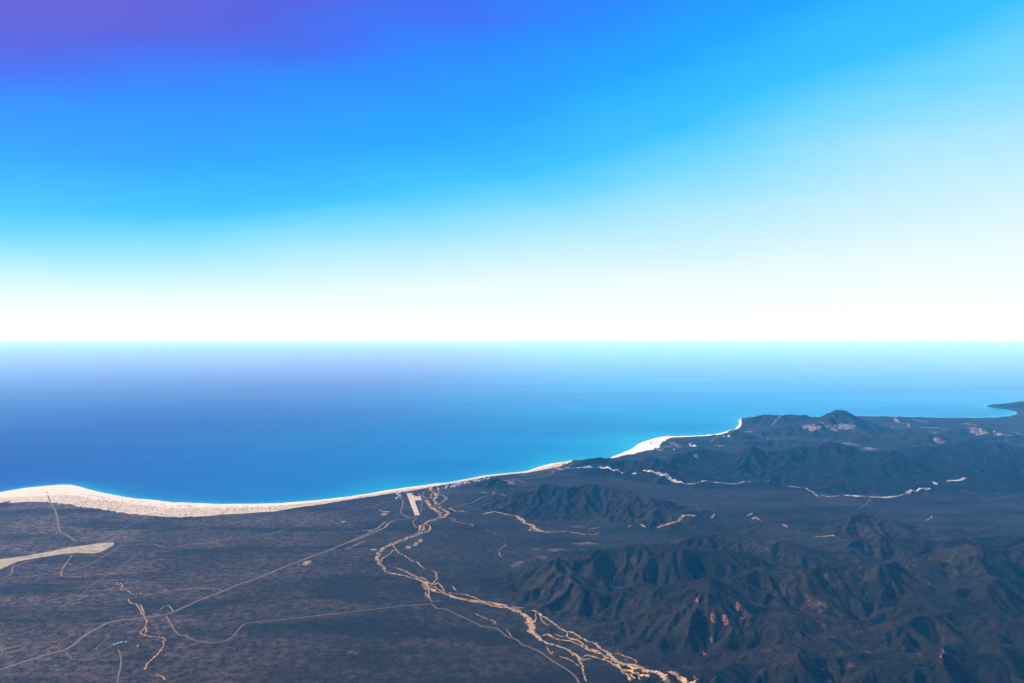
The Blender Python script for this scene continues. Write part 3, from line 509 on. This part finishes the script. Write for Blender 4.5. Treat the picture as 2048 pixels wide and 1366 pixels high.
# ---------------------------------------------------------------- draped sheets
def ribbon_arrays(pts, width, lift, jitter, step, seed, taper=True):
    c = curve(pts, step)
    t = np.gradient(c, axis=0); t /= np.linalg.norm(t, axis=1, keepdims=True) + 1e-9
    nrm = np.stack([-t[:, 1], t[:, 0]], -1)
    n = len(c); s = np.cumsum(np.r_[0, np.hypot(*np.diff(c, axis=0).T)])
    wl = width * 0.5 * (1 + jitter * (noise(s / (width * 1.3), s * 0 + seed, 1) + 0.6 * noise(s / (width * 0.45), s * 0 + seed, 2)))
    wr = width * 0.5 * (1 + jitter * (noise(s / (width * 1.3), s * 0 + seed + 9, 1) + 0.6 * noise(s / (width * 0.45), s * 0 + seed + 9, 2)))
    if jitter > 0.3:
        off = width * 0.35 * noise(s / (width * 2.2), s * 0 + seed + 4, 6); c = c + nrm * off[:, None]
    if taper:
        tp = np.clip(np.minimum(np.arange(n), n - 1 - np.arange(n)) / 3.0, 0.15, 1); wl = wl * tp; wr = wr * tp
    wl = np.maximum(wl, 1.0); wr = np.maximum(wr, 1.0)
    L_, R_ = c + nrm * wl[:, None], c - nrm * wr[:, None]
    v = np.concatenate([L_, c, R_])
    z = ground_z(v[:, 0], v[:, 1]) + lift
    i = np.arange(n - 1)
    f = np.concatenate([np.stack([i, i + n, i + n + 1, i + 1], -1), np.stack([i + n, i + 2 * n, i + 2 * n + 1, i + n + 1], -1)])
    return np.column_stack([v, z]), f, c, (wl + wr) / 2

def join(parts):
    V, Fc, k = [], [], 0
    for v, f in parts:
        V.append(v); Fc.append(f + k); k += len(v)
    return np.concatenate(V), np.concatenate(Fc)

TRACKS = []      # centre lines with their half widths, kept clear of scrub
LIFT = 1.0
def strip_between(name, outer, inner, mat, label, lift, step, ragged=0.0, rows=6):
    a = curve(outer, step); b = curve(inner, step)
    n = max(len(a), len(b))
    def res(c):
        s = np.r_[0, np.cumsum(np.hypot(*np.diff(c, axis=0).T))]; q = np.linspace(0, s[-1], n)
        return np.column_stack([np.interp(q, s, c[:, 0]), np.interp(q, s, c[:, 1])])
    a, b = res(a), res(b)
    if ragged:
        k = np.arange(n)
        j = ragged * (noise(k / 7.0, k * 0.0 + 3, 8) + 0.7 * noise(k / 2.2, k * 0.0 + 3, 9))
        b = b + (b - a) * j[:, None]
    t = np.linspace(0, 1, rows)
    v = (a[None] * (1 - t)[:, None, None] + b[None] * t[:, None, None]).reshape(-1, 2)
    z = np.maximum(ground_z(v[:, 0], v[:, 1]), 0.0) + lift
    ii = np.arange(rows * n).reshape(rows, n)
    f = np.stack([ii[:-1, :-1], ii[1:, :-1], ii[1:, 1:], ii[:-1, 1:]], -1).reshape(-1, 4)
    o = set_rim(link_mesh(name, np.column_stack([v, z]), f, mat), np.repeat(t, n) ** 1.5)
    return tag(o, label, name.replace('_', ' '), kind='structure')

south = [q for q in SHORE if q[1] < 14000 and q[0] < 1500][:len(BEACH_IN) + 60]
k_end = min(range(len(SHORE)), key=lambda i: math.hypot(SHORE[i][0] - BEACH_IN[-1][0], SHORE[i][1] - BEACH_IN[-1][1]))
south = SHORE[:k_end + 1]
k0 = min(range(len(SHORE)), key=lambda i: math.hypot(SHORE[i][0] - DUNE_IN[0][0], SHORE[i][1] - DUNE_IN[0][1]))
k1 = min(range(len(SHORE)), key=lambda i: math.hypot(SHORE[i][0] - DUNE_IN[-1][0], SHORE[i][1] - DUNE_IN[-1][1]))
def match(inner, outer_full):
    """for every inner point the nearest place along the shoreline"""
    c = curve(outer_full, 15.0)
    return [tuple(c[np.argmin(np.hypot(c[:, 0] - q[0], c[:, 1] - q[1]))]) for q in inner]
def lerp(a, b, t): return [(p[0] + (q[0] - p[0]) * t, p[1] + (q[1] - p[1]) * t) for p, q in zip(a, b)]
so = match(BEACH_IN, south)
strip_between('back_beach', lerp(so, BEACH_IN, 0.3), lerp(so, BEACH_IN, 1.3), M_BACK, 'tan sand behind the long curved beach, dotted with scrub', 0.9, 20, 0.06)
strip_between('beach', south, lerp(so, BEACH_IN, 0.55), M_BEACH, 'long curved pale sand beach along the left shore', 1.3, 20, 0.05)
strip_between('dune_beach', SHORE[k0:k1 + 1], DUNE_IN, M_DUNE, 'broad white dune beach beyond the dark coastal headland', 1.3, 20, 0.08)
strip_between('headland_beach', match(FAR_IN, SHORE[k1 - 1:k1 + 8]), FAR_IN, M_DUNE, 'narrow pale beach at the foot of the far headland', 1.3, 20)
def surf_line(a, b, width):
    c = curve(SHORE[a:b], 15.0)
    t = np.gradient(c, axis=0); t /= np.linalg.norm(t, axis=1, keepdims=True) + 1e-9
    nrm = np.stack([-t[:, 1], t[:, 0]], -1)
    s = np.arange(len(c)) * 15.0
    w0 = width * (0.55 + 0.45 * noise(s / 130.0, s * 0, 77) + 0.3 * noise(s / 40.0, s * 0, 78))
    w0 = np.maximum(w0, 2.0)
    v = np.concatenate([c + nrm * w0[:, None], c - nrm * 3.0])
    n = len(c); i = np.arange(n - 1)
    return np.column_stack([v, np.full(len(v), 0.6)]), np.stack([i, i + n, i + n + 1, i + 1], -1)
v, f = join([surf_line(0, k_end + 1, 13.0), surf_line(k0, k1 + 6, 22.0), surf_line(k1 + 8, len(SHORE) - 3, 12.0)])
tag(link_mesh('surf', v, f, M_FOAM), 'thin white line of surf along the shore', 'surf', kind='structure')

def add_ribbons(name, items, mat, label, cat, lift, jitter, step):
    parts = []
    for k, (w, pts) in enumerate(items):
        v, f, c, hw = ribbon_arrays(pts, w * (1.2 if cat == 'riverbed' else 1.0), lift + 0.012 * k, jitter, step, k * 3.7 + 1.3)
        parts.append((v, f)); TRACKS.append((c, hw, cat))
    rim = np.concatenate([np.r_[np.ones(len(q[0]) // 3), np.zeros(len(q[0]) // 3), np.ones(len(q[0]) // 3)] for q in parts])
    v, f = join(parts)
    return tag(set_rim(link_mesh(name, v, f, mat), rim), label, cat, kind='structure')

add_ribbons('dry_riverbed', RIVERS['main'], M_RIVER, 'braided sandy riverbed winding from the lower edge to the coast by the airstrip', 'riverbed', 1.0, 0.7, 6)
add_ribbons('dry_riverbed', RIVERS['middle'], M_RIVER, 'broken pale riverbed running below the gullied middle hills', 'riverbed', 1.0, 0.5, 9)
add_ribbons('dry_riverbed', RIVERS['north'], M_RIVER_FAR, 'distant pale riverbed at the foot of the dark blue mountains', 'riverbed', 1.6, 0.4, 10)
add_ribbons('gully_wash', RIVERS['gully'], M_RED, 'small reddish washes in the gullies of the near ridges', 'wash', 2.5, 0.4, 5)
add_ribbons('dry_wash', RIVERS['left'], M_RIVER, 'narrow meandering dry wash crossing under the highway at left', 'riverbed', 1.0, 0.5, 5)
add_ribbons('bare_verge', RIVERS['verge'], M_FIELD, 'scraped sandy strips beside the highway near the airstrip', 'verge', 1.0, 0.5, 8)
ROAD_LABEL = {
 'highway': 'long pale highway running diagonally from the lower left to the airstrip', 'valley_track': 'winding dirt road from the highway past the riverbed to the lower edge',
 'beach_track': 'bright dirt track running from the left beach towards the mudflat', 't1': 'faint straight track from the left beach towards the mudflat',
 't2': 'thin dirt track from the mudflat tip along the plain to the airstrip', 't3': 'faint track just behind the left beach joining the mudflat', 't4': 'faint straight track crossing the plain below the mudflat',
 't5': 'short dirt lane at the lower edge below the white sheds', 't6': 'looping lane leading from the highway to the white sheds', 't7': 'hook-shaped lane above the white sheds',
 'loop': 'dirt road curving round the left side of the airstrip', 'fence': 'straight thin track along the right side of the airstrip', 'river_track': 'straight pinkish track from the river mouth to the middle hills',
 'bay_track': 'winding pale dirt road behind the bay near the northern river mouth', 'village_road': 'straight road behind the beach village', 'v1': 'first village lane, nearest the river mouth', 'v2': 'second village lane from the river mouth',
 'v3': 'third village lane from the river mouth', 'v4': 'last village lane, farthest from the river mouth', 'v5': 'lane running along the beach through the village', 'head_track': 'thin track behind the dark coastal headland',
 'far_wash': 'pale track reaching the end of the white dune beach', 'far_track': 'pale track slanting across the far headland', 'cut_line': 'short straight cut line below the northern riverbed', 'far_bend': 'broad pale hooked track by the far bay', 'mud_track': 'bright dirt track along the lower side of the mudflat', 't8': 'tiny bare lane on the slope above the braided riverbed'}
for k, (nm, w, pts) in enumerate(ROADS):
    add_ribbons('highway' if nm == 'highway' else 'dirt_road', [(w, pts)], M_HIGHWAY if nm == 'highway' else M_TRACK if nm in ('t1', 't2', 't3', 't4', 't6', 't7') else M_ROAD, ROAD_LABEL[nm], 'road', 1.25 + 0.02 * k, 0.12 if w > 9 else 0.25, 8)

def poly_sheet(name, pts, mat, label, cat, lift, step=12.0, rough=0.0, kind='structure'):
    """a closed outline filled as a fan of rings round its middle line, draped on the ground"""
    c = np.array(pts, dtype=np.float64)
    ring = []
    for a, b in zip(c, np.roll(c, -1, axis=0)):
        n = max(1, int(np.hypot(*(b - a)) / step))
        for t in np.arange(n) / n: ring.append(a + (b - a) * t)
    ring = np.array(ring)
    if rough:
        cen = ring.mean(0); k = np.arange(len(ring))
        ring = ring + (ring - cen) * (rough * (noise(k / 3.0, k * 0 + 5.0, 3) + 0.7 * noise(k / 1.3, k * 0 + 8.0, 4)))[:, None]
    import bmesh
    bm = bmesh.new()
    vs_ = [bm.verts.new((q[0], q[1], 0)) for q in ring]
    es = [bm.edges.new((vs_[i], vs_[(i + 1) % len(vs_)])) for i in range(len(vs_))]
    bmesh.ops.triangle_fill(bm, use_beauty=True, use_dissolve=False, edges=es)
    co = np.array([v.co[:] for v in bm.verts]); bm.verts.index_update()
    fc = np.array([[v.index for v in f.verts] for f in bm.faces]); bm.free()
    nz = np.cross(co[fc[:, 1]] - co[fc[:, 0]], co[fc[:, 2]] - co[fc[:, 0]])[:, 2]
    fc[nz < 0] = fc[nz < 0][:, ::-1]
    co[:, 2] = ground_z(co[:, 0], co[:, 1]) + lift
    return tag(link_mesh(name, co, fc, mat), label, cat, kind=kind)

poly_sheet('mudflat', MUD, M_MUD, 'yellow tapering mudflat at the left edge of the plain', 'mudflat', 1.5, 25, 0.012)
TRACKS.append((curve([MUD[0], MUD[4], MUD[7], MUD[10]], 20), np.full(400, 90.0), 'mud'))

def blob(cx, cy, rx, ry, seed):
    a = np.linspace(0, 2 * math.pi, 30, endpoint=False)
    r = 1 + 0.35 * noise(np.cos(a) * 1.6 + seed * 7.3, np.sin(a) * 1.6 + seed, 21) + 0.25 * noise(np.cos(a) * 4 + seed, np.sin(a) * 4 + seed * 3.1, 22)
    return [(cx + rx * r_ * math.cos(t), cy + ry * r_ * math.sin(t)) for r_, t in zip(r, a)]
CL = {'field': ('cleared_field', M_FIELD), 'sand': ('sand_clearing', M_FIELD), 'pink': ('bare_slope', M_PINK), 'pale': ('pale_clearing', M_FARFIELD), 'far': ('pale_field', M_FARFIELD), 'red': ('red_scar', M_RED)}
CGROUP = {'field': ('small tan field cleared in the plain left of the airstrip', 'fields near the airstrip'), 'sand': ('tan sand clearing beside the bend of the braided riverbed', 'clearings at the river bend'),
          'pink': ('bare pinkish patch on the low slopes right of the braided riverbed', 'bare patches on the low slopes'), 'pale': ('pale clearing behind the beach village', 'clearings behind the village'),
          'far': ('hazy pale field in the far plain below the headland', 'pale fields in the far plain'), 'red': ('reddish scar on the steep near ridge', 'red scars on the near ridge')}
def drape_blob(name, c, rx, ry, k, mat, label, cat, group):
    # concentric rings so that the patch follows the slope
    ring = np.array(blob(c[0], c[1], rx, ry, k)); cen = np.array(c, dtype=float)
    R_ = 7; V = [cen]
    for i in range(1, R_ + 1): V.extend(cen + (ring - cen) * (i / R_))
    V = np.array(V); n = len(ring); F = []
    z = ground_z(V[:, 0], V[:, 1]) + 1.6
    if hill_b(cen[0], cen[1]) > 20: z += 4.0
    quadsF = []
    for i in range(R_ - 1):
        for j in range(n):
            a = 1 + i * n + j; b = 1 + i * n + (j + 1) % n
            quadsF.append((a, a + n, b + n)); quadsF.append((a, b + n, b))
    for j in range(n): quadsF.append((0, 1 + j, 1 + (j + 1) % n))
    return tag(link_mesh(name, np.column_stack([V, z]), np.array(quadsF), mat), label, cat, group, 'structure')
for k, (kind, c, rx, ry) in enumerate(CLEAR):
    nm, mt = CL[kind]; lb, gr = CGROUP[kind]
    drape_blob(nm, c, rx, ry, k + 1, mt, lb, 'clearing', gr)

# airstrip with its apron
def quad_patch(name, pts, mat, lift, parent):
    q = np.array(pts, dtype=float); n = 24; m_ = 8
    u = np.linspace(0, 1, n); w = np.linspace(0, 1, m_)
    a = q[0] + (q[3] - q[0]) * u[:, None]; b = q[1] + (q[2] - q[1]) * u[:, None]
    v = (a[:, None] * (1 - w)[None, :, None] + b[:, None] * w[None, :, None]).reshape(-1, 2)
    ii = np.arange(n * m_).reshape(n, m_)
    f = np.stack([ii[:-1, :-1], ii[1:, :-1], ii[1:, 1:], ii[:-1, 1:]], -1).reshape(-1, 4)
    return link_mesh(name, np.column_stack([v, ground_z(v[:, 0], v[:, 1]) + lift]), f, mat, parent)
strip = bpy.data.objects.new('airstrip', None); COL.objects.link(strip)
tag(strip, 'pale dirt airstrip with a square apron by the beach', 'airstrip')
quad_patch('runway', RUNWAY, M_STRIP, 1.9, strip); quad_patch('apron', APRON, M_STRIP, 1.86, strip); quad_patch('taxi_strip', TAXI, M_STRIP, 1.82, strip)

# ---------------------------------------------------------------- houses and sheds
def house_mesh(name, boxes, roofmat):
    V, F, MI = [], [], []
    for (x0, x1, y0, y1, z0, z1, mi, gable) in boxes:
        k = len(V)
        V += [(x0, y0, z0), (x1, y0, z0), (x1, y1, z0), (x0, y1, z0), (x0, y0, z1), (x1, y0, z1), (x1, y1, z1), (x0, y1, z1)]
        F += [(k, k + 3, k + 2, k + 1), (k, k + 1, k + 5, k + 4), (k + 1, k + 2, k + 6, k + 5), (k + 2, k + 3, k + 7, k + 6), (k + 3, k, k + 4, k + 7)]; MI += [mi] * 5
        if gable:
            ym = (y0 + y1) / 2; V += [(x0, ym, z1 + gable), (x1, ym, z1 + gable)]
            F += [(k + 4, k + 5, k + 9, k + 8), (k + 6, k + 7, k + 8, k + 9), (k + 4, k + 8, k + 7), (k + 5, k + 6, k + 9)]; MI += [1, 1, 0, 0]
        else:
            F += [(k + 4, k + 5, k + 6, k + 7)]; MI += [1 if mi == 0 else mi]
    me = bpy.data.meshes.new(name); me.from_pydata(V, [], F); me.materials.append(M_WALL); me.materials.append(roofmat)
    me.polygons.foreach_set('material_index', MI); me.update()
    return me
HM = [house_mesh('beach_house', [(-8, 8, -6, 6, -2, 4, 0, 2.4), (8.05, 13, -4, 3, -2, 3.2, 0, 0), (-8, 8, -9, -6.05, -2, 0.4, 0, 0)], M_ROOF),
      house_mesh('flat_roof_house', [(-9, 7, -7, 7, -2, 4.2, 0, 0), (-9.3, 7.3, -7.3, -6.7, 4.25, 5.2, 0, 0), (-9.3, 7.3, 6.7, 7.3, 4.25, 5.2, 0, 0), (-5, 4, -4, 5, 4.25, 7.8, 0, 0)], M_WALL),
      house_mesh('thatched_house', [(-7, 7, -5, 5, -2, 3, 0, 3.2), (-3, 3, -10, -5.05, -2, 2.6, 0, 1.2)], M_THATCH)]
HN = ['beach_house', 'flat_roof_house', 'thatched_house']
HL = ['white gabled house', 'white flat-roofed house', 'white-walled thatched house']
def place_houses(spots, where, group, scale=1.0):
    for k, (x, y, r) in enumerate(spots):
        i = (k * 7 + k // 3) % 3
        o = bpy.data.objects.new(HN[i], HM[i]); COL.objects.link(o)
        o.location = (x, y, float(ground_z(np.array([float(x)]), np.array([float(y)]))[0]) + 1.0)
        o.rotation_euler = (0, 0, r); s = scale * (0.85 + 0.4 * ((k * 37) % 10) / 10); o.scale = (s, s, s)
        tag(o, where, 'house', group)
place_houses(VILLAGE, 'tiny white house in the beach village right of the river mouth', 'houses of the beach village')
place_houses(AIRHOUSES, 'tiny white house in the cluster left of the airstrip, near the beach', 'houses by the airstrip', 0.9)
place_houses(FARHOUSES, 'tiny white house in the far settlement behind the white dune beach', 'houses behind the dune beach', 1.8)
shed = house_mesh('ranch_shed', [(-11, 11, -5, 5, -1, 4, 0, 2.0), (11.05, 16, -4, 4, -1, 3, 0, 0)], M_WALL)
SHED_LABEL = ['white ranch shed nearest the hook-shaped lane, leftmost of the row', 'white ranch shed second from left at the end of the looping lane', 'white ranch shed in the middle right of the short row', 'white ranch shed rightmost of the short row']
for k, (x, y) in enumerate(SHEDS):
    o = bpy.data.objects.new('ranch_shed', shed); COL.objects.link(o)
    o.location = (x, y, float(ground_z(np.array([float(x)]), np.array([float(y)]))[0]) + 0.6); o.rotation_euler = (0, 0, 0.25 + 0.3 * k); o.scale = (0.55, 0.55, 0.55)
    tag(o, SHED_LABEL[k], 'shed', 'white sheds by the highway')

# ---------------------------------------------------------------- scrub
CLR = 6.0; CX0, CY0 = -6500.0, 2400.0; CNX, CNY = int(15000 / CLR), int(10500 / CLR)
clear = np.zeros((CNY, CNX), dtype=bool); bank = np.zeros((CNY, CNX), dtype=bool)
def mark(grid, xs, ys):
    i = ((xs - CX0) / CLR).astype(int); j = ((ys - CY0) / CLR).astype(int)
    ok = (i >= 0) & (i < CNX) & (j >= 0) & (j < CNY); grid[j[ok], i[ok]] = True
RIVER_PTS = []
for c, hw, cat in TRACKS:
    hw = hw[:len(c)]
    t = np.gradient(c, axis=0); t /= np.linalg.norm(t, axis=1, keepdims=True) + 1e-9; nr = np.stack([-t[:, 1], t[:, 0]], -1)
    for k in np.linspace(-1, 1, 11):
        q = c + nr * ((hw + 5) * k)[:, None]; mark(clear, q[:, 0], q[:, 1])
    if cat == 'riverbed': RIVER_PTS.append(np.column_stack([c, nr, hw]))
for q in (RUNWAY, APRON, TAXI):
    a = np.array(q, dtype=float); u = rng.random((6000, 2))
    p_ = (a[0] + (a[1] - a[0]) * u[:, :1]) * (1 - u[:, 1:]) + (a[3] + (a[2] - a[3]) * u[:, :1]) * u[:, 1:]; mark(clear, p_[:, 0], p_[:, 1])
MUDA = np.array(MUD, dtype=float)
def is_clear(x, y):
    i = np.clip(((x - CX0) / CLR).astype(int), 0, CNX - 1); j = np.clip(((y - CY0) / CLR).astype(int), 0, CNY - 1); return clear[j, i]

def bushes(name, x, y, rad, hgt, mat, label, cat):
    n = len(x); z = ground_z(x, y)
    ang = rng.random(n) * 6.283; K = 5
    V = np.zeros((n, K + 2, 3), np.float32)
    V[:, 0] = np.column_stack([x, y, z - 0.5]); V[:, 1] = np.column_stack([x + rad * 0.2 * (rng.random(n) - 0.5), y, z + hgt])
    for k in range(K):
        r = rad * (0.7 + 0.6 * rng.random(n)); a = ang + 6.283 * k / K
        V[:, 2 + k] = np.column_stack([x + r * np.cos(a), y + r * np.sin(a), z + hgt * (0.25 + 0.35 * rng.random(n))])
    fb = []
    for k in range(K): fb += [(0, 2 + (k + 1) % K, 2 + k), (1, 2 + k, 2 + (k + 1) % K)]
    F_ = (np.array(fb)[None] + (np.arange(n) * (K + 2))[:, None, None]).reshape(-1, 3)
    return tag(link_mesh(name, V.reshape(-1, 3), F_, mat), label, cat, kind='stuff')

n0 = 260000
r = 3300 * (10500 / 3300.0) ** (rng.random(n0) ** 0.95); az = np.radians(-36 + 74 * rng.random(n0))
x = r * np.sin(az); y = r * np.cos(az)
s_ = shore_d(x, y); dens = 0.5 + 0.5 * smooth(0.5 + 1.3 * fbm(x / 500, y / 500, 61, 3))
keep = (s_ > 140) & ~is_clear(x, y) & (rng.random(n0) < dens) & ~inside(x, y, MUD)
x, y = x[keep][:125000], y[keep][:125000]
rad = (2.0 + 2.4 * rng.random(len(x)) ** 2) * np.clip(np.hypot(x, y) / 5000, 0.8, 1.7)
bushes('desert_scrub', x, y, rad, rad * (0.5 + 0.35 * rng.random(len(x))), M_BUSH, 'dark desert scrub covering the plain and slopes', 'scrub')
# trees along and within the dry rivers
Q = np.concatenate(RIVER_PTS); Q = Q[Q[:, 4] > 4.5]; pick = Q[rng.integers(0, len(Q), 7000)]
side = np.where(rng.random(len(pick)) < 0.72, np.sign(rng.random(len(pick)) - 0.5) * (0.85 + 0.55 * rng.random(len(pick))), 1.6 * (rng.random(len(pick)) - 0.5))
x = pick[:, 0] + pick[:, 2] * pick[:, 4] * side; y = pick[:, 1] + pick[:, 3] * pick[:, 4] * side
ok = (np.hypot(x, y) < 11500) & (shore_d(x, y) > 60); x, y = x[ok], y[ok]
rad = (2.0 + 2.6 * rng.random(len(x)) ** 1.5) * np.clip(np.hypot(x, y) / 6000, 0.8, 1.5)
bushes('riverside_trees', x, y, rad, rad * 0.9, M_TREE, 'dark trees dotting the banks and islands of the dry riverbeds', 'trees')
# scrub on the back of the beach
q = np.array(so); b_ = np.array(BEACH_IN); n1 = 900
cc = rng.random(n1) * (len(q) - 1.001); i = cc.astype(int); u = (cc - i)[:, None]; t = (0.42 + 0.75 * rng.random(n1) ** 0.6)[:, None]
p_ = (q[i] * (1 - u) + q[i + 1] * u) * (1 - t) + (b_[i] * (1 - u) + b_[i + 1] * u) * t
rad = 2.5 + 3.0 * rng.random(n1) ** 2
bushes('beach_scrub', p_[:, 0], p_[:, 1], rad, rad * 0.8, M_BUSH, 'low scrub scattered over the back of the left beach', 'scrub')

# ---------------------------------------------------------------- haze
hv = np.array([(sx_, sy_, sz_) for sz_ in (-30.0, 1840.0) for sx_, sy_ in ((-3010000, -4000), (3010000, -4000), (3010000, 3010000), (-3010000, 3010000))], dtype=float)
haze = link_mesh('haze', hv, np.array([(0, 3, 2, 1), (4, 5, 6, 7), (0, 1, 5, 4), (1, 2, 6, 5), (2, 3, 7, 6), (3, 0, 4, 7)]), None)
hm = bpy.data.materials.new('haze_air'); hm.use_nodes = True
ht = hm.node_tree; ht.nodes.clear()
ho = ht.nodes.new('ShaderNodeOutputMaterial'); hp = ht.nodes.new('ShaderNodeVolumePrincipled')
hp.inputs['Color'].default_value = (0.06, 0.47, 1.0, 1)
hp.inputs['Absorption Color'].default_value = (1, 1, 1, 1)
hp.inputs['Density'].default_value = HAZE_DENSITY
hp.inputs['Anisotropy'].default_value = 0.0
ht.links.new(hp.outputs[0], ho.inputs['Volume'])
haze.data.materials.append(hm)
tag(haze, 'pale blue sea haze thickening towards the horizon', 'haze', kind='stuff')
